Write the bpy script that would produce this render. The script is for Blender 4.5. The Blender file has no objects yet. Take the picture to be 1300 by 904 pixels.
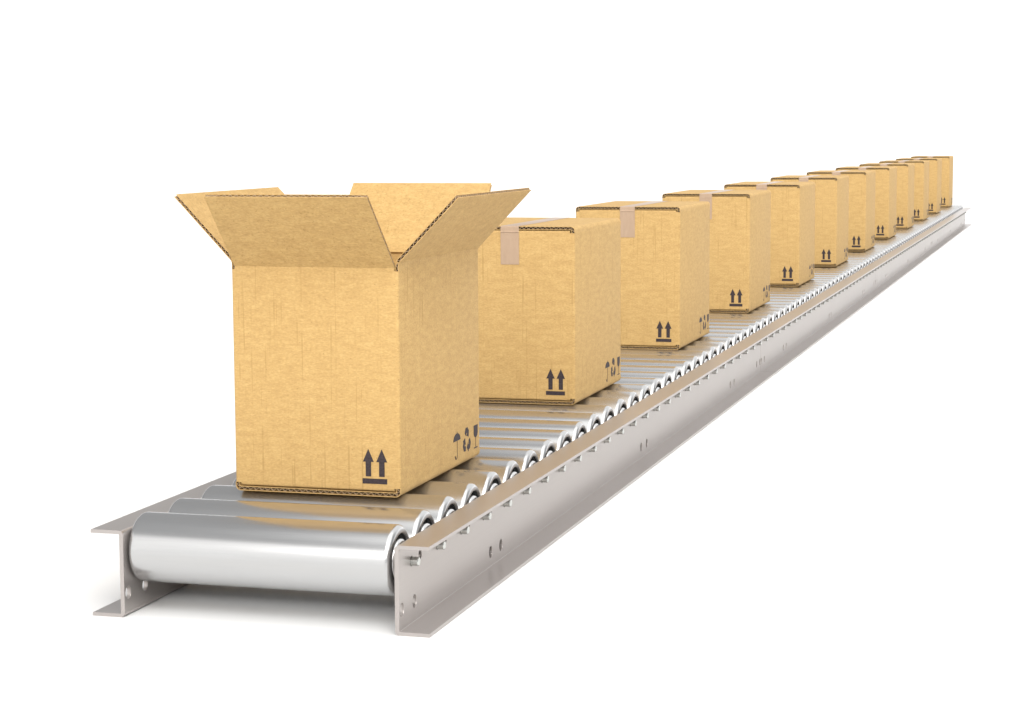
import bpy, bmesh, math
from mathutils import Vector, Matrix
from mathutils.geometry import tessellate_polygon

scene = bpy.context.scene
COL = scene.collection
Z0 = 0.2155                      # height of the boxes' underside above the floor

# ------------------------------------------------------------------ helpers
def tag(o, label=None, cat=None, group=None, kind=None):
    if label: o["label"] = label
    if cat: o["category"] = cat
    if group: o["group"] = group
    if kind: o["kind"] = kind
    return o

def empty(name, loc):
    o = bpy.data.objects.new(name, None)
    o.empty_display_size = 0.1
    o.location = loc
    COL.objects.link(o)
    return o

def obj(name, bm, mat, parent=None, smooth=None):
    bmesh.ops.recalc_face_normals(bm, faces=bm.faces)
    me = bpy.data.meshes.new(name)
    bm.to_mesh(me); bm.free()
    me.materials.append(mat)
    if smooth is not None:
        for p in me.polygons: p.use_smooth = True
        me.set_sharp_from_angle(angle=math.radians(smooth))
    o = bpy.data.objects.new(name, me)
    COL.objects.link(o)
    if parent: o.parent = parent
    return o

def hexa(bm, a, b, c, d, ext):
    """prism: quad a,b,c,d swept by vector ext"""
    v = [bm.verts.new(p) for p in (a, b, c, d)]
    w = [bm.verts.new(Vector(p) + ext) for p in (a, b, c, d)]
    bm.faces.new(v[::-1]); bm.faces.new(w)
    for i in range(4):
        j = (i + 1) % 4
        bm.faces.new((v[i], v[j], w[j], w[i]))

def box(bm, x0, x1, y0, y1, z0, z1):
    hexa(bm, (x0, y0, z0), (x1, y0, z0), (x1, y1, z0), (x0, y1, z0), Vector((0, 0, z1 - z0)))

def strip(bm, A, B, f0, f1):
    """closed solid between two equal-length 2D polylines A and B, swept between f0(p) and f1(p)"""
    n = len(A)
    a0 = [bm.verts.new(f0(p)) for p in A]; b0 = [bm.verts.new(f0(p)) for p in B]
    a1 = [bm.verts.new(f1(p)) for p in A]; b1 = [bm.verts.new(f1(p)) for p in B]
    for i in range(n - 1):
        bm.faces.new((a0[i], a0[i+1], b0[i+1], b0[i]))
        bm.faces.new((a1[i+1], a1[i], b1[i], b1[i+1]))
        bm.faces.new((a0[i+1], a0[i], a1[i], a1[i+1]))
        bm.faces.new((b0[i], b0[i+1], b1[i+1], b1[i]))
    bm.faces.new((a0[0], b0[0], b1[0], a1[0]))
    bm.faces.new((a0[-1], a1[-1], b1[-1], b0[-1]))

# ------------------------------------------------------------------ materials
def new_mat(name):
    m = bpy.data.materials.new(name); m.use_nodes = True
    nt = m.node_tree
    return m, nt, nt.nodes["Principled BSDF"]

def ramp(nt, pts):
    r = nt.nodes.new("ShaderNodeValToRGB")
    cr = r.color_ramp
    while len(cr.elements) < len(pts): cr.elements.new(0.5)
    for e, (p, c) in zip(cr.elements, pts):
        e.position = p
        e.color = (c[0], c[1], c[2], 1) if not isinstance(c, (int, float)) else (c, c, c, 1)
    return r

def noise(nt, vec, scale, detail=3, rough=0.6):
    n = nt.nodes.new("ShaderNodeTexNoise")
    n.inputs["Scale"].default_value = scale
    n.inputs["Detail"].default_value = detail
    n.inputs["Roughness"].default_value = rough
    nt.links.new(vec, n.inputs["Vector"])
    return n

def mapping(nt, vec, scale, rot=(0, 0, 0)):
    m = nt.nodes.new("ShaderNodeMapping")
    m.inputs["Scale"].default_value = scale
    m.inputs["Rotation"].default_value = rot
    nt.links.new(vec, m.inputs["Vector"])
    return m.outputs["Vector"]

def mix(nt, fac, a, b, blend='MIX'):
    m = nt.nodes.new("ShaderNodeMix"); m.data_type = 'RGBA'; m.blend_type = blend
    for s, v in ((m.inputs[0], fac), (m.inputs[6], a), (m.inputs[7], b)):
        if isinstance(v, (int, float)): s.default_value = v
        elif isinstance(v, tuple): s.default_value = (*v, 1)
        else: nt.links.new(v, s)
    return m.outputs[2]

def math_node(nt, op, a, b=None, clamp=False):
    m = nt.nodes.new("ShaderNodeMath"); m.operation = op; m.use_clamp = clamp
    for s, v in zip(m.inputs, (a, b)):
        if v is None: continue
        if isinstance(v, (int, float)): s.default_value = v
        else: nt.links.new(v, s)
    return m.outputs[0]

def kraft_mat():
    m, nt, b = new_mat("kraft_board")
    pos = nt.nodes.new("ShaderNodeNewGeometry").outputs["Position"]
    # cloudy, horizontally smeared pulp
    pulp = noise(nt, mapping(nt, pos, (26, 26, 85)), 1.0, 5, 0.7)
    fine = noise(nt, mapping(nt, pos, (150, 150, 240)), 1.0, 3, 0.6)
    fib = noise(nt, mapping(nt, pos, (110, 110, 520)), 1.0, 2, 0.5)
    # faint vertical flute lines, broken along their length
    flute = noise(nt, mapping(nt, pos, (170, 170, 2.2)), 1.0, 2, 0.5)
    brk = noise(nt, mapping(nt, pos, (60, 60, 12)), 1.0, 2, 0.5)
    speck = noise(nt, mapping(nt, pos, (170, 170, 170)), 1.0, 1, 0.4)
    base = ramp(nt, [(0.34, (0.455, 0.287, 0.110)), (0.50, (0.530, 0.343, 0.136)), (0.66, (0.605, 0.407, 0.171))])
    s = math_node(nt, 'MULTIPLY', pulp.outputs["Fac"], 0.55)
    s2 = math_node(nt, 'MULTIPLY', fine.outputs["Fac"], 0.45)
    nt.links.new(math_node(nt, 'ADD', s, s2), base.inputs["Fac"])
    fl = ramp(nt, [(0.595, 0.0), (0.66, 1.0), (0.74, 1.0)]); nt.links.new(flute.outputs["Fac"], fl.inputs["Fac"])
    bk = ramp(nt, [(0.42, 0.0), (0.60, 1.0)]); nt.links.new(brk.outputs["Fac"], bk.inputs["Fac"])
    lf = math_node(nt, 'MULTIPLY', fl.outputs["Color"], bk.outputs["Color"])
    lf = math_node(nt, 'MULTIPLY', lf, 0.52)
    c = mix(nt, lf, base.outputs["Color"], (0.36, 0.22, 0.075))
    sp = ramp(nt, [(0.735, 0.0), (0.77, 0.55)]); nt.links.new(speck.outputs["Fac"], sp.inputs["Fac"])
    c = mix(nt, sp.outputs["Color"], c, (0.26, 0.16, 0.06))
    fr = ramp(nt, [(0.35, (0.93, 0.93, 0.93)), (0.65, (1.05, 1.05, 1.04))]); nt.links.new(fib.outputs["Fac"], fr.inputs["Fac"])
    c = mix(nt, 1.0, c, fr.outputs["Color"], 'MULTIPLY')
    nt.links.new(c, b.inputs["Base Color"])
    b.inputs["Roughness"].default_value = 0.75
    b.inputs["Specular IOR Level"].default_value = 0.25
    bp = nt.nodes.new("ShaderNodeBump"); bp.inputs["Strength"].default_value = 0.12; bp.inputs["Distance"].default_value = 0.002
    h = math_node(nt, 'ADD', fine.outputs["Fac"], flute.outputs["Fac"])
    nt.links.new(h, bp.inputs["Height"]); nt.links.new(bp.outputs["Normal"], b.inputs["Normal"])
    return m

def cut_mat():
    m, nt, b = new_mat("cut_board_edge")
    pos = nt.nodes.new("ShaderNodeNewGeometry").outputs["Position"]
    n = noise(nt, pos, 160, 3)
    r = ramp(nt, [(0.3, (0.36, 0.245, 0.145)), (0.7, (0.48, 0.345, 0.215))]); nt.links.new(n.outputs["Fac"], r.inputs["Fac"])
    nt.links.new(r.outputs["Color"], b.inputs["Base Color"])
    b.inputs["Roughness"].default_value = 0.9; b.inputs["Specular IOR Level"].default_value = 0.1
    return m

def flute_shade_mat():
    m, nt, b = new_mat("flute_shade")
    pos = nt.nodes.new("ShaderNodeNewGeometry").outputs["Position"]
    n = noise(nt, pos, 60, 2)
    r = ramp(nt, [(0.3, (0.05, 0.028, 0.014)), (0.7, (0.08, 0.045, 0.022))]); nt.links.new(n.outputs["Fac"], r.inputs["Fac"])  # near-black: the shade deep in the flutes is painted into this colour
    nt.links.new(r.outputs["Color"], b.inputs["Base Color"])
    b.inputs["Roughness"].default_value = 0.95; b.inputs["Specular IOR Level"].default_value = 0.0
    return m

def ink_mat():
    m, nt, b = new_mat("printing_ink")
    pos = nt.nodes.new("ShaderNodeNewGeometry").outputs["Position"]
    n = noise(nt, pos, 220, 3)
    r = ramp(nt, [(0.3, (0.035, 0.026, 0.030)), (0.75, (0.065, 0.050, 0.052))]); nt.links.new(n.outputs["Fac"], r.inputs["Fac"])
    nt.links.new(r.outputs["Color"], b.inputs["Base Color"])
    b.inputs["Roughness"].default_value = 0.6; b.inputs["Specular IOR Level"].default_value = 0.2
    return m

def tape_mat():
    m, nt, b = new_mat("packing_tape")
    pos = nt.nodes.new("ShaderNodeNewGeometry").outputs["Position"]
    n = noise(nt, mapping(nt, pos, (80, 6, 20)), 1.0, 3)
    r = ramp(nt, [(0.3, (0.395, 0.275, 0.185)), (0.7, (0.435, 0.307, 0.211))]); nt.links.new(n.outputs["Fac"], r.inputs["Fac"])
    nt.links.new(r.outputs["Color"], b.inputs["Base Color"])
    b.inputs["Roughness"].default_value = 0.32; b.inputs["Specular IOR Level"].default_value = 0.5
    return m

def steel_mat(name, c0, c1, rough, axis, streak, dr=0.06, metal=1.0):
    m, nt, b = new_mat(name)
    pos = nt.nodes.new("ShaderNodeNewGeometry").outputs["Position"]
    sc = [streak] * 3; sc[axis] = streak * 0.012
    n = noise(nt, mapping(nt, pos, tuple(sc)), 1.0, 4, 0.6)
    cl = noise(nt, pos, 5.0, 3)
    r = ramp(nt, [(0.3, c0), (0.7, c1)]); nt.links.new(n.outputs["Fac"], r.inputs["Fac"])
    nt.links.new(r.outputs["Color"], b.inputs["Base Color"])
    b.inputs["Metallic"].default_value = metal
    rr = ramp(nt, [(0.25, rough - dr), (0.75, rough + dr)])
    s = math_node(nt, 'ADD', math_node(nt, 'MULTIPLY', n.outputs["Fac"], 0.5), math_node(nt, 'MULTIPLY', cl.outputs["Fac"], 0.5))
    nt.links.new(s, rr.inputs["Fac"]); nt.links.new(rr.outputs["Color"], b.inputs["Roughness"])
    bp = nt.nodes.new("ShaderNodeBump"); bp.inputs["Strength"].default_value = 0.006; bp.inputs["Distance"].default_value = 0.0005
    nt.links.new(n.outputs["Fac"], bp.inputs["Height"]); nt.links.new(bp.outputs["Normal"], b.inputs["Normal"])
    return m

def floor_mat():
    m, nt, b = new_mat("white_studio_floor")
    pos = nt.nodes.new("ShaderNodeNewGeometry").outputs["Position"]
    n = noise(nt, pos, 3.0, 2)
    r = ramp(nt, [(0.3, (0.80, 0.80, 0.80)), (0.7, (0.82, 0.82, 0.82))]); nt.links.new(n.outputs["Fac"], r.inputs["Fac"])
    nt.links.new(r.outputs["Color"], b.inputs["Base Color"])
    b.inputs["Roughness"].default_value = 1.0; b.inputs["Specular IOR Level"].default_value = 0.0
    return m

KRAFT, CUT, FLUTE_SHADE, INK, TAPE = kraft_mat(), cut_mat(), flute_shade_mat(), ink_mat(), tape_mat()
RAIL = steel_mat("rail_steel", (0.430, 0.397, 0.380), (0.454, 0.420, 0.402), 0.31, 1, 420, 0.025, 0.68)
ROLL = steel_mat("roller_steel", (0.535, 0.537, 0.54), (0.565, 0.567, 0.57), 0.24, 0, 700, 0.02, 0.93)
CHROME = steel_mat("polished_steel", (0.66, 0.66, 0.66), (0.72, 0.72, 0.72), 0.16, 0, 60, 0.02)
AXLE = steel_mat("axle_steel", (0.56, 0.58, 0.56), (0.63, 0.65, 0.63), 0.25, 0, 120, 0.04)
DARK, _nt, _b = new_mat("bearing_seal")
_n = noise(_nt, _nt.nodes.new("ShaderNodeNewGeometry").outputs["Position"], 120, 3)
_r = ramp(_nt, [(0.3, (0.030, 0.031, 0.033)), (0.7, (0.050, 0.051, 0.054))])
_nt.links.new(_n.outputs["Fac"], _r.inputs["Fac"]); _nt.links.new(_r.outputs["Color"], _b.inputs["Base Color"])
_b.inputs["Roughness"].default_value = 0.45
FLOOR = floor_mat()

# ------------------------------------------------------------------ floor
bm = bmesh.new()
vs = [bm.verts.new(p) for p in ((-150, -150, 0), (150, -150, 0), (150, 150, 0), (-150, 150, 0))]
bm.faces.new(vs)
tag(obj("floor", bm, FLOOR), "seamless white studio floor under the roller conveyor", "floor", kind="structure")

# ------------------------------------------------------------------ conveyor
Y_START, SEG, PITCH, NSEG = -0.387, 4.7169, 0.1747, 4
FIRST = Y_START + PITCH / 2                # axle of the first roller
XC = 0.0115                                # centre line of the conveyor
WEB_IN, WEB_OUT, FLANGE = 0.3070, 0.3162, 0.3830     # from the centre line
Z_TOP, Z_BOT, TH = -0.0260, -0.2155, 0.0078
AX_Z, R = -0.0760, 0.0755

conveyor = empty("roller_conveyor", (XC, Y_START, 0))
tag(conveyor, "long stainless steel roller conveyor carrying a line of brown cardboard boxes", "conveyor")
def loc(x, y, z):                          # world -> conveyor space
    return (x - XC, y - Y_START, z + Z0)

def circle_pts(cx, cy, rx, ry, n=20):
    return [(cx + rx * math.cos(2*math.pi*i/n), cy + ry * math.sin(2*math.pi*i/n)) for i in range(n)]

def web_mesh(side):
    """channel web with its axle holes, adjusting slots and bolt holes: a filled 2D outline with holes"""
    cu = bpy.data.curves.new("web", 'CURVE'); cu.dimensions = '2D'; cu.fill_mode = 'BOTH'
    cu.extrude = (WEB_OUT - WEB_IN) / 2 - 0.0006
    cu.bevel_depth = 0.0006; cu.bevel_resolution = 1; cu.offset = -0.0006
    def spl(pts):
        s = cu.splines.new('POLY'); s.points.add(len(pts) - 1)
        for p, q in zip(s.points, pts): p.co = (q[0], q[1], 0, 1)
        s.use_cyclic_u = True
    zt, zb = Z_TOP - 0.0115, Z_BOT + 0.0115
    spl([(0.0020, zb), (SEG - 0.0020, zb), (SEG - 0.0020, zt), (0.0020, zt)])
    for i in range(27):
        y = PITCH / 2 + i * PITCH
        spl(circle_pts(y, AX_Z, 0.0112, 0.0112, 18)[::-1])
        spl(circle_pts(y + 0.055, AX_Z + 0.0035, 0.0108, 0.0108, 18)[::-1])
    for y in (0.0205, 0.102, 0.665, 0.751, 2.333, 2.416, 3.966, 4.052, SEG - 0.102, SEG - 0.0205):
        spl(circle_pts(y, -0.1690 + (-0.005 if 0.5 < y < 4.3 else 0.004), 0.0130, 0.0145, 24)[::-1])
    o = bpy.data.objects.new("web", cu); COL.objects.link(o)
    dg = bpy.context.evaluated_depsgraph_get()
    me = bpy.data.meshes.new_from_object(o.evaluated_get(dg))
    COL.objects.unlink(o); bpy.data.objects.remove(o); bpy.data.curves.remove(cu)
    return me

def flange_profile(top):
    """bent corner + flange as a closed (x,z) outline pair"""
    ro, n = 0.0100, 8
    ri = ro - TH * 0.95
    sgn = 1 if top else -1
    zf = Z_TOP if top else Z_BOT
    cx, cz = WEB_IN + ro + 0.0000, zf - sgn * ro
    A, B = [(WEB_IN, zf - sgn * 0.0115)], [(WEB_OUT, zf - sgn * 0.0115)]
    for i in range(n + 1):
        a = math.pi - (math.pi / 2) * i / n
        A.append((cx + ro * math.cos(a), cz + sgn * ro * math.sin(a)))
        ir = 0.0012
        c2x, c2z = WEB_OUT + ir, zf - sgn * (TH + ir)
        B.append((c2x + ir * math.cos(a), c2z + sgn * ir * math.sin(a)))
    A += [(FLANGE - 0.001, zf), (FLANGE, zf - sgn * 0.001)]
    B += [(FLANGE - 0.001, zf - sgn * TH), (FLANGE, zf - sgn * (TH - 0.001))]
    return A, B

def rail_mesh(side):
    web = web_mesh(side)
    bm = bmesh.new()
    bm.from_mesh(web)
    bpy.data.meshes.remove(web)
    mid = (WEB_IN + WEB_OUT) / 2
    for v in bm.verts:
        y, z, t = v.co
        v.co = (side * (mid + t), y, z + Z0)
    for top in (True, False):
        A, B = flange_profile(top)
        strip(bm, A, B, lambda p: (side * p[0], 0.0020, p[1] + Z0), lambda p: (side * p[0], SEG - 0.0020, p[1] + Z0))
    bmesh.ops.recalc_face_normals(bm, faces=bm.faces)
    me = bpy.data.meshes.new("side_rail"); bm.to_mesh(me); bm.free()
    me.materials.append(RAIL)
    for p in me.polygons: p.use_smooth = True
    me.set_sharp_from_angle(angle=math.radians(30))
    return me

for side in (1, -1):
    me = rail_mesh(side)
    for s in range(NSEG):
        o = bpy.data.objects.new("side_rail", me); COL.objects.link(o)
        o.parent = conveyor; o.location = (0, s * SEG, 0)

def lathe(bm, prof, n, closed_ends=True):
    """profile [(x, r)...] turned about the X axis"""
    rings = []
    for x, r in prof:
        if r < 1e-6:
            rings.append([bm.verts.new((x, 0, 0))])
        else:
            rings.append([bm.verts.new((x, r * math.cos(2*math.pi*i/n), r * math.sin(2*math.pi*i/n))) for i in range(n)])
    for a, b in zip(rings, rings[1:]):
        for i in range(n):
            j = (i + 1) % n
            if len(a) == 1 and len(b) == 1: continue
            if len(a) == 1: bm.faces.new((a[0], b[i], b[j]))
            elif len(b) == 1: bm.faces.new((a[i], b[0], a[j]))
            else: bm.faces.new((a[i], b[i], b[j], a[j]))

XR, XL = 0.2920, -0.3040       # ends of the tube from the centre line
def arc(cx, cr, rad, a0, a1, n=6):
    return [(cx + rad * math.cos(math.radians(a0 + (a1 - a0) * i / n)), cr + rad * math.sin(math.radians(a0 + (a1 - a0) * i / n))) for i in range(n + 1)]

def roller_parts(n):
    tube = bmesh.new()
    right = arc(XR - 0.0125, R - 0.0125, 0.0125, 90, 0, 10) + [(XR + 0.0003, R - 0.0165)] + arc(XR - 0.0027, R - 0.0165, 0.003, 0, -90)[1:] + [(XR - 0.018, R - 0.0205)]
    left = [(2 * (XL + XR) / 2 - x, r) for x, r in right][::-1]
    lathe(tube, left + right, n)
    seals, hubs = [], []
    for s in (1, -1):
        e = XR if s > 0 else -XL
        seal = bmesh.new(); seals.append(seal)
        lathe(seal, [(s * (e - 0.015), R - 0.0195), (s * (e - 0.013), R - 0.0230), (s * (e - 0.013), 0.046), (s * (e - 0.015), 0.036)], n)
    for s in (1, -1):
        e = XR if s > 0 else -XL
        hub = bmesh.new(); hubs.append(hub)
        lathe(hub, [(s * x, r) for x, r in [(e - 0.017, 0.0475), (e - 0.006, 0.0475)] + arc(e - 0.006, 0.0375, 0.010, 90, 0, 6)[1:] + [(e + 0.002, 0.020), (e - 0.002, 0.017), (e - 0.002, 0.009)]], n)
    axle = bmesh.new()
    tip = 0.3325
    lathe(axle, [(-tip, 0), (-tip, 0.0083), (-tip + 0.0015, 0.0097), (-0.318, 0.0097), (-0.318, 0.0103), (-0.3165, 0.0103), (-0.3165, 0.0097),
                 (0.3165, 0.0097), (0.3165, 0.0103), (0.318, 0.0103), (0.318, 0.0097), (tip - 0.0015, 0.0097), (tip, 0.0083), (tip, 0)], 20)
    return tube, seals, hubs, axle

NROLL = NSEG * 27
def roller_loc(i): return (0, PITCH / 2 + i * PITCH, AX_Z + Z0)

tube, seals, hubs, axle = roller_parts(72)
R0 = obj("roller", tube, ROLL, conveyor, 40)
SMALL = [obj("bearing_seal", b, DARK, R0, 40) for b in seals] + [obj("bearing", b, CHROME, R0, 40) for b in hubs]
SMALL.append(obj("axle", axle, AXLE, R0, 40))
R0.location = roller_loc(0)
NEAR = 60
for i in range(1, NEAR):
    r = R0.copy(); COL.objects.link(r); r.parent = conveyor; r.location = roller_loc(i)
    for k in SMALL:
        c = k.copy(); COL.objects.link(c); c.parent = r
# far rollers: the same roller with its small pieces in one mesh
def whole_roller(bm_out, off):
    t_, s_, h_, a_ = roller_parts(40)
    for idx, b in [(0, t_), (1, s_[0]), (1, s_[1]), (2, h_[0]), (2, h_[1]), (3, a_)]:
        me = bpy.data.meshes.new("tmp"); b.to_mesh(me); b.free()
        n0 = len(bm_out.faces)
        nv = len(bm_out.verts)
        bm_out.from_mesh(me); bpy.data.meshes.remove(me)
        bm_out.verts.ensure_lookup_table(); bm_out.faces.ensure_lookup_table()
        for v in bm_out.verts[nv:]: v.co += Vector(off)
        for f in bm_out.faces[n0:]: f.material_index = idx
def add_mats(o):
    for m in (DARK, CHROME, AXLE): o.data.materials.append(m)
bm = bmesh.new(); whole_roller(bm, (0, 0, 0))
F0 = obj("roller", bm, ROLL, conveyor, 40); add_mats(F0)
F0.location = roller_loc(NEAR)
for i in range(NEAR + 1, 100):
    r = F0.copy(); COL.objects.link(r); r.parent = conveyor; r.location = roller_loc(i)
bm = bmesh.new()
for i in range(100, NROLL): whole_roller(bm, roller_loc(i))
far = obj("distant_rollers", bm, ROLL, conveyor, 40); add_mats(far)
far["kind"] = "stuff"

# ------------------------------------------------------------------ cardboard boxes
W, D, H = 0.402, 0.615, 0.5365
T, LT = 0.0105, 0.0015           # board thickness, liner thickness
PER = 0.0142                     # flute period

def offset_path(path, d):
    """path: list of (point2d, normal2d)"""
    return [(p[0] + n[0] * d, p[1] + n[1] * d) for p, n in path]

def resample(path, step):
    """evenly spaced (p, n) along the path"""
    out, L = [], [0]
    for (p, _), (q, _) in zip(path, path[1:]): L.append(L[-1] + math.dist(p, q))
    n = max(2, round(L[-1] / step)); k = 0
    for i in range(n + 1):
        s = L[-1] * i / n
        while k < len(L) - 2 and s > L[k + 1]: k += 1
        t = 0 if L[k + 1] == L[k] else (s - L[k]) / (L[k + 1] - L[k])
        (p, a), (q, b) = path[k], path[k + 1]
        nn = Vector((a[0] + (b[0] - a[0]) * t, a[1] + (b[1] - a[1]) * t)).normalized()
        out.append(((p[0] + (q[0] - p[0]) * t, p[1] + (q[1] - p[1]) * t), (nn.x, nn.y)))
    return out

def corr_band(bm_lin, bm_cut, bm_shade, path, t, y0, y1, depth=0.06):
    """corrugated board following `path` (outer surface, normals outwards) in x,z, swept from y0 to y1; open flutes at y0"""
    F = lambda y: (lambda p: (p[0], y, p[1]))
    strip(bm_lin, offset_path(path, 0), offset_path(path, -LT), F(y0), F(y1))
    strip(bm_lin, offset_path(path, -t + LT), offset_path(path, -t), F(y0), F(y1))
    strip(bm_shade, offset_path(path, -LT - 0.0002), offset_path(path, -t + LT + 0.0002), F(y0 + depth), F(y1 - 0.004))  # dark filling behind the flutes, coloured as shade
    rs = resample(path, PER / 2)
    for i in range(len(rs) - 1):
        da, db = (-LT, -t + LT) if i % 2 else (-t + LT, -LT)
        (p, n), (q, m) = rs[i], rs[i + 1]
        a = Vector((p[0] + n[0] * da, p[1] + n[1] * da)); b = Vector((q[0] + m[0] * db, q[1] + m[1] * db))
        d = (b - a).normalized(); w = Vector((-d.y, d.x)) * 0.0005
        c = [a + w, b + w, b - w, a - w]
        hexa(bm_cut, *[(v.x, y0 + 0.0004, v.y) for v in c], Vector((0, depth, 0)))

def half_flap_path(sx, top, zend=0.0195, rc=0.013):
    """outer surface of one closing flap: from the centre seam over the corner and a little down the side"""
    sgn = 1 if top else -1
    zs = H if top else 0.0
    pts = [((sx * 0.0008, zs), (0, sgn)), ((sx * 0.10, zs), (0, sgn)), ((sx * (W/2 - rc), zs), (0, sgn))]
    for i in range(1, 9):
        a = math.pi / 2 * i / 8
        pts.append(((sx * (W/2 - rc + rc * math.sin(a)), zs - sgn * rc * (1 - math.cos(a))), (sx * math.sin(a), sgn * math.cos(a))))
    pts.append(((sx * W/2, zs - sgn * zend), (sx, 0)))
    return pts

def joined(name, parts, parent, smooth=30):
    """several bmeshes with a material each -> ONE mesh object"""
    out = bmesh.new(); mats = []
    for k, (b, m) in enumerate(parts):
        bmesh.ops.recalc_face_normals(b, faces=b.faces)
        me = bpy.data.meshes.new("tmp"); b.to_mesh(me); b.free()
        n0 = len(out.faces); out.from_mesh(me); bpy.data.meshes.remove(me)
        out.faces.ensure_lookup_table()
        for f in out.faces[n0:]: f.material_index = k
        mats.append(m)
    me = bpy.data.meshes.new(name); out.to_mesh(me); out.free()
    for m in mats: me.materials.append(m)
    for p in me.polygons: p.use_smooth = True
    me.set_sharp_from_angle(angle=math.radians(smooth))
    o = bpy.data.objects.new(name, me); COL.objects.link(o)
    o.parent = parent
    return o

def closing_flap(name, sx, top, parent):
    l, c, k = bmesh.new(), bmesh.new(), bmesh.new()
    corr_band(l, c, k, half_flap_path(sx, top), T, 0.0012, D - 0.0012)
    return joined(name, [(l, KRAFT), (c, CUT), (k, FLUTE_SHADE)], parent)

def body(parent, z0, z1, open_top=False, side_top=None):
    """the four walls as one folded sheet; front and back run on towards the folded edges"""
    bm = bmesh.new()
    rc, n = 0.0065, 5
    ring = []
    for cx, cy, a0 in ((W/2 - rc, rc, -90), (W/2 - rc, D - rc, 0), (-W/2 + rc, D - rc, 90), (-W/2 + rc, rc, 180)):
        for i in range(n + 1):
            a = math.radians(a0 + 90 * i / n)
            ring.append((cx + rc * math.cos(a), cy + rc * math.sin(a)))
    lo = [bm.verts.new((x, y, z0)) for x, y in ring]
    hi = [bm.verts.new((x, y, z1)) for x, y in ring]
    m = len(ring)
    for i in range(m):
        j = (i + 1) % m
        bm.faces.new((lo[i], lo[j], hi[j], hi[i]))
    # tongues of the front and back walls, rolled inwards at the crease
    for y, s in ((0, 1), (D, -1)):
        for zc, sg, z_lim in ((z0, -1, 0.0128), (z1, 1, H - 0.0128)):
            if open_top and sg == 1:
                x = W/2 - 0.0085
                rows = [[bm.verts.new((xx, y + s * dy, zz)) for xx in (-x, x)] for dy, zz in ((0, zc), (0, HF), (0.008, HF), (0.008, zc))]
                for a, b in zip(rows, rows[1:]): bm.faces.new((a[0], a[1], b[1], b[0]))
                continue
            x = W/2 - 0.0145
            prof = [(0.0, zc), (0.0, zc + (z_lim - zc) * 0.45), (0.0008, zc + (z_lim - zc) * 0.75), (0.0028, z_lim - sg * 0.0004), (0.0060, z_lim), (0.018, z_lim)]
            rows = [[bm.verts.new((xx, y + s * dy, zz)) for xx in (-x, x)] for dy, zz in prof]
            for a, b in zip(rows, rows[1:]): bm.faces.new((a[0], a[1], b[1], b[0]))
    if open_top:
        t = 0.008
        li = [bm.verts.new((max(-W/2 + t, min(W/2 - t, x)), max(t, min(D - t, y)), 0.012)) for x, y in ring]
        hj = [bm.verts.new((max(-W/2 + t, min(W/2 - t, x)), max(t, min(D - t, y)), z1)) for x, y in ring]
        for i in range(m):
            j = (i + 1) % m
            try: bm.faces.new((li[i], hj[i], hj[j], li[j]))
            except ValueError: pass
            bm.faces.new((hi[i], hi[j], hj[j], hj[i]))
        bmesh.ops.remove_doubles(bm, verts=bm.verts, dist=1e-6)
    return obj("body", bm, KRAFT, parent, 40)

def flat_shape(bm, polys, M, th=0.0004):
    """ink shapes: outlines (u,v) swept by a hair's thickness"""
    for poly in polys:
        v = [bm.verts.new(M @ Vector((p[0], p[1], 0))) for p in poly]
        w = [bm.verts.new(M @ Vector((p[0], p[1], th))) for p in poly]
        for tri in tessellate_polygon([[Vector((p[0], p[1], 0)) for p in poly]]):
            try:
                bm.faces.new([w[k] for k in tri]); bm.faces.new([v[k] for k in reversed(tri)])
            except ValueError: pass
        for i in range(len(v)):
            j = (i + 1) % len(v)
            bm.faces.new((v[i], v[j], w[j], w[i]))

# front face: u = x, v = z, outwards -y ; right face: u = y, v = z, outwards +x
FRONT = Matrix(((1, 0, 0, 0), (0, 0, -1, -0.0002), (0, 1, 0, 0), (0, 0, 0, 1)))
RIGHT = Matrix(((0, 0, 1, W/2 + 0.0002), (1, 0, 0, 0), (0, 1, 0, 0), (0, 0, 0, 1)))

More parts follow.
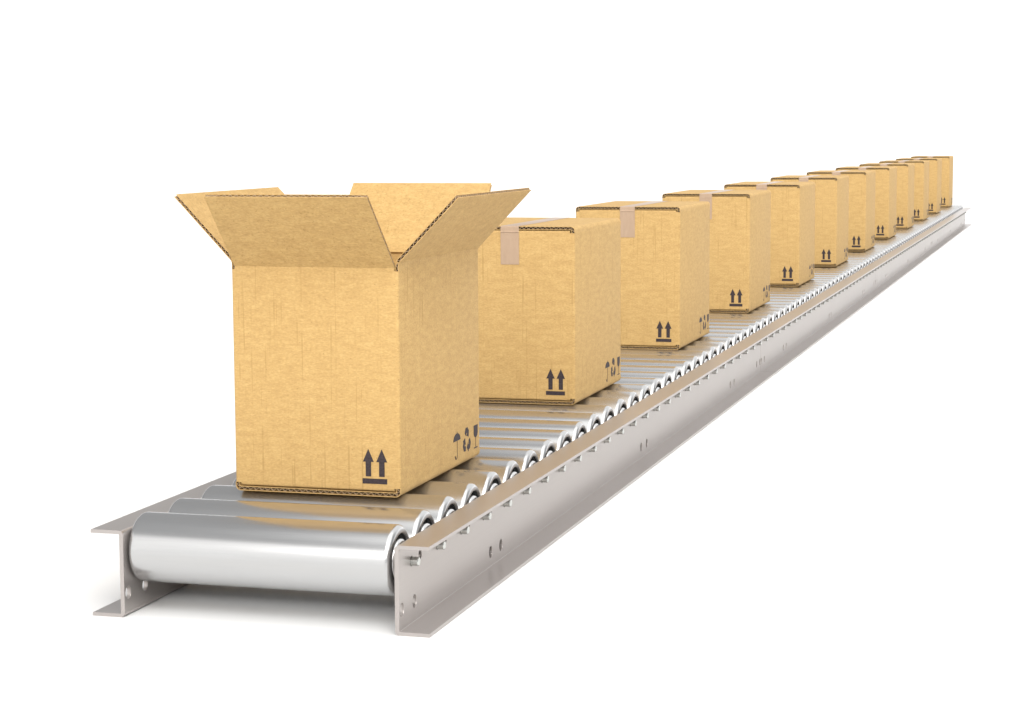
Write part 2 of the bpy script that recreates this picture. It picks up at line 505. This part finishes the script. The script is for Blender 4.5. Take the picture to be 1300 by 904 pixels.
def prints(parent):
    bm = bmesh.new()
    polys = [[(0.1105, 0.0292), (0.1697, 0.0292), (0.1697, 0.0412), (0.1105, 0.0412)]]
    for cx in (0.1250, 0.1571):
        polys.append([(cx - 0.0066, 0.0459), (cx + 0.0066, 0.0459), (cx + 0.0066, 0.0792), (cx + 0.0132, 0.0792), (cx, 0.1088), (cx - 0.0132, 0.0792), (cx - 0.0066, 0.0792)])
    flat_shape(bm, polys, FRONT)
    obj("upright_arrows_mark", bm, INK, parent)
    # umbrella
    bm = bmesh.new()
    dome = [(0.4218 + 0.0288 * math.cos(math.pi * i / 16), 0.0672 + 0.0185 * math.sin(math.pi * i / 16)) for i in range(17)]
    polys = [dome, [(0.4229, 0.031), (0.4251, 0.031), (0.4251, 0.0672), (0.4229, 0.0672)], [(0.4229, 0.0855), (0.4251, 0.0855), (0.4251, 0.089), (0.4229, 0.089)]]
    hook = []
    for rr, rng in ((0.0100, range(0, 9)), (0.0075, range(8, -1, -1))):
        for i in rng:
            a = math.pi + math.pi * i / 8
            hook.append((0.4151 - rr * math.cos(a) * -1, 0.0312 + rr * math.sin(a)))
    polys.append(hook)
    polys.append([(0.4050, 0.0268), (0.4105, 0.0240), (0.4130, 0.0275), (0.4075, 0.0318)])
    flat_shape(bm, polys, RIGHT)
    obj("umbrella_mark", bm, INK, parent)
    # recycling arrows
    bm = bmesh.new(); polys = []
    arrow = [(-0.0175, 0.0215), (-0.0090, 0.0345), (0.0075, 0.0345), (0.0135, 0.0255), (0.0190, 0.0285), (0.0155, 0.0085), (-0.0030, 0.0135), (0.0030, 0.0180), (-0.0005, 0.0230), (-0.0075, 0.0135)]
    for k in range(3):
        a = math.radians(120 * k)
        polys.append([(0.5030 + 0.96 * (x * math.cos(a) - y * math.sin(a)), 0.0555 + 0.96 * (x * math.sin(a) + y * math.cos(a))) for x, y in arrow])
    flat_shape(bm, polys, RIGHT)
    obj("recycling_mark", bm, INK, parent)
    # wine glass
    bm = bmesh.new()
    bowl = [(0.5612, 0.0845), (0.5962, 0.0845), (0.5955, 0.0640), (0.5915, 0.0575), (0.5860, 0.0545), (0.5800, 0.0535), (0.5770, 0.0535), (0.5710, 0.0545), (0.5655, 0.0575), (0.5618, 0.0640)]
    polys = [bowl[::-1], [(0.5776, 0.0285), (0.5798, 0.0285), (0.5798, 0.0535), (0.5776, 0.0535)], [(0.5635, 0.0262), (0.5940, 0.0262), (0.5940, 0.0288), (0.5635, 0.0288)]]
    flat_shape(bm, polys, RIGHT)
    obj("wine_glass_mark", bm, INK, parent)

def tape(parent):
    bm = bmesh.new()
    x = 0.0286
    front = [(D / 2, H + 0.0003), (0.006, H + 0.0003), (0.0008, H - 0.0004), (-0.0010, H - 0.0022), (-0.0012, 0.5225), (-0.0030, 0.5192), (-0.0012, 0.5172), (-0.0008, 0.4215)]
    back = [(D - y, z) for y, z in front[1:]][::-1]
    path = back + front
    inner = []
    for i, (y, z) in enumerate(path):
        a = path[max(0, i - 1)]; b = path[min(len(path) - 1, i + 1)]
        d = Vector((b[0] - a[0], b[1] - a[1])).normalized()
        inner.append((y + d.y * -0.0005, z + d.x * 0.0005) if False else (y, z))
    F = lambda xx: (lambda p: (xx, p[0], p[1]))
    off = []
    for i, (y, z) in enumerate(path):
        a = path[max(0, i - 1)]; b = path[min(len(path) - 1, i + 1)]
        d = Vector((b[0] - a[0], b[1] - a[1])).normalized()
        nrm = Vector((d.y, -d.x))          # turned 90 degrees
        c = Vector((y - D / 2, z - H / 2))
        if nrm.dot(c) < 0: nrm = -nrm
        off.append((y + nrm.x * 0.0005, z + nrm.y * 0.0005))
    strip(bm, path, off, F(-x), F(x))
    obj("tape", bm, TAPE, parent, 25)

def open_flap(name, hinge, u, v, nout, width, length, parent, t=0.0090, taper=0.004):
    """raised flap: hinge = middle of the crease on the outer surface, u along the crease, v towards the tip, nout out of the outer surface"""
    u, v, nout = Vector(u).normalized(), Vector(v).normalized(), Vector(nout).normalized()
    P = lambda a, b, c: Vector(hinge) + u * a + v * b + nout * c
    lin, cut, shade = bmesh.new(), bmesh.new(), bmesh.new()
    w0, w1 = width / 2, width / 2 - taper
    for c0, c1 in ((0, -LT), (-t + LT, -t)):
        hexa(lin, P(-w0, 0, c0), P(w0, 0, c0), P(w1, length, c0), P(-w1, length, c0), nout * (c1 - c0))
    hexa(lin, P(-w0 + 0.001, -0.009, -0.001), P(w0 - 0.001, -0.009, -0.001), P(w0 - 0.001, 0.001, -0.001), P(-w0 + 0.001, 0.001, -0.001), nout * (-t + 0.0012))
    dp = 0.03
    tp = 0.026
    hexa(shade, P(-w0 + dp, 0.0005, -LT - 0.0001), P(w0 - dp, 0.0005, -LT - 0.0001), P(w1 - dp, length - tp, -LT - 0.0001), P(-w1 + dp, length - tp, -LT - 0.0001), nout * (-t + 2 * LT + 0.0002))  # dark filling between the liners, its colour stands for shade
    def flute(pa, pb, inward, dp):
        L = (pb - pa).length; n = max(2, round(L / PER) * 2)
        for i in range(n):
            s0, s1 = i / n, (i + 1) / n
            c0, c1 = (-LT, -t + LT) if i % 2 else (-t + LT, -LT)
            a = pa.lerp(pb, s0) + nout * c0; b = pa.lerp(pb, s1) + nout * c1
            d = (b - a).normalized(); w = d.cross(inward).normalized() * 0.0006
            hexa(cut, a + w, b + w, b - w, a - w, inward.normalized() * dp)
    flute(P(-w1 + 0.003, length - 0.0004, 0), P(w1 - 0.003, length - 0.0004, 0), -v, tp)
    flute(P(-w0 + 0.0004, 0.002, 0), P(-w1 + 0.0004, length - 0.002, 0), u, dp)
    flute(P(w0 - 0.0004, 0.002, 0), P(w1 - 0.0004, length - 0.002, 0), -u, dp)
    return joined(name, [(lin, KRAFT), (cut, CUT), (shade, FLUTE_SHADE)], parent, 20)

GROUP = "cardboard boxes lined up along the conveyor"
FRONT_Y = [0.0] + [1.600 * i for i in range(1, 11)] + [17.695]

# the open box -------------------------------------------------------
ob = empty("cardboard_box", (-0.001, 0, Z0))
tag(ob, "open cardboard box with all four flaps raised, nearest and largest on the conveyor", "box", GROUP)
HF, HS = 0.5175, 0.5277         # creases of the front/back and of the side flaps
body(ob, 0.0195, HF - 0.007, open_top=True)
for sx in (-1, 1): closing_flap("bottom_flap", sx, False, ob)
prints(ob)
sq = math.sqrt(0.5)
open_flap("top_flap", (0, 0.0004, HF - 0.0004), (1, 0, 0), (0, -0.165, 0.1625), (0, -0.1625, -0.165), 0.386, 0.2315, ob)
open_flap("top_flap", (0, D - 0.0004, HF - 0.0004), (-1, 0, 0), (0, 0.165, 0.1645), (0, 0.1645, -0.165), 0.386, 0.2315, ob)
for sx in (1, -1):
    fl = open_flap("top_flap", (sx * W/2, D / 2, HS), (0, sx, 0), (sx * 0.139, 0, 0.1445), (sx * 0.1445, 0, -0.139), D - 0.008, 0.2030, ob, taper=0.002)
    # the strip of side wall between the two crease heights, with its open flutes
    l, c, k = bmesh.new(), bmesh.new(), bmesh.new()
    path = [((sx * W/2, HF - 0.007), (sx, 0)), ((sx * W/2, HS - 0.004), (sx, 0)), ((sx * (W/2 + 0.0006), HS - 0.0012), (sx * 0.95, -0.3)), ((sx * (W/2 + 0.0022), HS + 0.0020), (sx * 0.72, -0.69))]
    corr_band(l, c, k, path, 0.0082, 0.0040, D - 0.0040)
    st = joined("side_crease", [(l, KRAFT), (c, CUT), (k, FLUTE_SHADE)], ob)

# the sealed boxes ----------------------------------------------------
sb = empty("cardboard_box", (-0.001, FRONT_Y[1], Z0))
body(sb, 0.0195, H - 0.0195)
for sx in (-1, 1): closing_flap("bottom_flap", sx, False, sb)
for sx in (-1, 1): closing_flap("top_flap", sx, True, sb)
tape(sb)
prints(sb)
kids = list(sb.children)
LABELS = [
    "taped shut cardboard box directly behind the open box with raised flaps",
    "taped cardboard box third in line, two places behind the open box",
    "taped cardboard box fourth in line, three places behind the open box",
    "taped cardboard box fifth in line, four places behind the open box",
    "taped cardboard box sixth in line, five places behind the open box",
    "taped cardboard box seventh in line counting from the open box",
    "small looking taped cardboard box sixth from the far end of the conveyor",
    "small looking taped cardboard box fourth from the last at the conveyor's far end",
    "small looking taped cardboard box just before the last two on the conveyor",
    "small looking taped cardboard box second from the conveyor's far end",
    "smallest looking taped cardboard box, last in line at the conveyor's far end",
]
LABELS[6] = "small looking taped cardboard box fifth from the conveyor's far end"
for i, lab in enumerate(LABELS):
    if i == 0: r = sb
    else:
        r = sb.copy(); COL.objects.link(r)
        r.location = (-0.001, FRONT_Y[i + 1], Z0)
        for k in kids:
            c = k.copy(); COL.objects.link(c); c.parent = r
    tag(r, lab, "box", GROUP)

# ------------------------------------------------------------------ light: white studio tent
w = bpy.data.worlds.new("World"); scene.world = w; w.use_nodes = True
nt = w.node_tree; bg = nt.nodes["Background"]
tc = nt.nodes.new("ShaderNodeTexCoord")
sep = nt.nodes.new("ShaderNodeSeparateXYZ"); nt.links.new(tc.outputs["Generated"], sep.inputs[0])
X, Y, Z = sep.outputs["X"], sep.outputs["Y"], sep.outputs["Z"]
def mrange(v, a, b, lo=0.0, hi=1.0, kind='SMOOTHSTEP'):
    m = nt.nodes.new("ShaderNodeMapRange"); m.interpolation_type = kind
    nt.links.new(v, m.inputs[0])
    for k, q in zip((1, 2, 3, 4), (a, b, lo, hi)):
        if isinstance(q, (int, float)): m.inputs[k].default_value = q
        else: nt.links.new(q, m.inputs[k])
    return m.outputs[0]
def lobe(d, c0, c1):
    """smooth patch of the tent round direction d: 0 below cosine c0, 1 above c1"""
    d = Vector(d).normalized()
    v = nt.nodes.new("ShaderNodeVectorMath"); v.operation = 'DOT_PRODUCT'
    nt.links.new(tc.outputs["Generated"], v.inputs[0]); v.inputs[1].default_value = d
    return mrange(v.outputs["Value"], c0, c1)
def scaled(f, col):
    return mix(nt, 1.0, f, col, 'MULTIPLY')
def mul(*f):
    r = f[0]
    for g in f[1:]: r = math_node(nt, 'MULTIPLY', r, g)
    return r
GREY = (0.43, 0.435, 0.44)
horizon = mul(mrange(Y, 0.10, 0.50), mrange(Z, 0.125, 0.055))            # bright far wall, low down
gap = mul(mrange(Y, 0.20, 0.50), mrange(X, -0.34, -0.08), mrange(X, 0.75, 0.50), mrange(Z, 0.97, 0.85))   # bright patch added straight ahead to lighten the far rollers' reflections
behind = mul(mrange(Y, -0.10, -0.50), mrange(Z, 0.72, 0.56), mrange(X, 0.25, 0.0, 0.25, 1.0))             # white wall behind the camera
sky = mix(nt, gap, GREY, (1.25, 1.25, 1.25))
sky = mix(nt, behind, sky, (1.40, 1.38, 1.36))
sky = mix(nt, horizon, sky, (1.75, 1.75, 1.76))
over = scaled(lobe((0.36, -0.22, 0.90), 0.70, 0.93), (1.9, 1.88, 1.84))
frnt = scaled(lobe((0.32, -0.72, 0.60), 0.90, 0.97), (5.0, 4.9, 4.7))
sky = mix(nt, 1.0, mix(nt, 1.0, sky, over, 'ADD'), frnt, 'ADD')
nt.links.new(sky, bg.inputs["Color"])
bg.inputs["Strength"].default_value = 1.0

def softbox(at, aim, size, energy, col):
    la = bpy.data.lights.new("softbox", 'AREA'); la.shape = 'SQUARE'; la.size = size; la.energy = energy; la.color = col
    o = bpy.data.objects.new("softbox", la); COL.objects.link(o)
    o.location = at
    o.rotation_euler = (Vector(aim) - Vector(at)).to_track_quat('-Z', 'Y').to_euler()
softbox((-6, -42, 20), (0, 6, 0.4), 16, 2500, (1.0, 0.98, 0.95))

# ------------------------------------------------------------------ camera
YAW, PITCHC, ROLLC, FPX = -0.2794, 0.1098, -0.0055, 2577.2631
sy, cy, sp, cp = math.sin(YAW), math.cos(YAW), math.sin(PITCHC), math.cos(PITCHC)
fwd = Vector((sy * cp, cy * cp, -sp)); right = Vector((cy, -sy, 0)); up = right.cross(fwd)
r2 = right * math.cos(ROLLC) + up * math.sin(ROLLC); u2 = -right * math.sin(ROLLC) + up * math.cos(ROLLC)
cam = bpy.data.cameras.new("camera"); co = bpy.data.objects.new("camera", cam); COL.objects.link(co)
M = Matrix((r2, u2, -fwd)).transposed().to_4x4()
M.translation = Vector((1.6864, -4.2652, 0.8171 + Z0))
co.matrix_world = M
cam.sensor_width = 36.0; cam.lens = FPX / 1300 * 36.0
cam.clip_start = 0.05; cam.clip_end = 600
scene.camera = co

scene.view_settings.view_transform = 'Standard'
scene.view_settings.look = 'None'
scene.view_settings.exposure = 0.0
scene.view_settings.gamma = 1.0
scene.cycles.max_bounces = 10
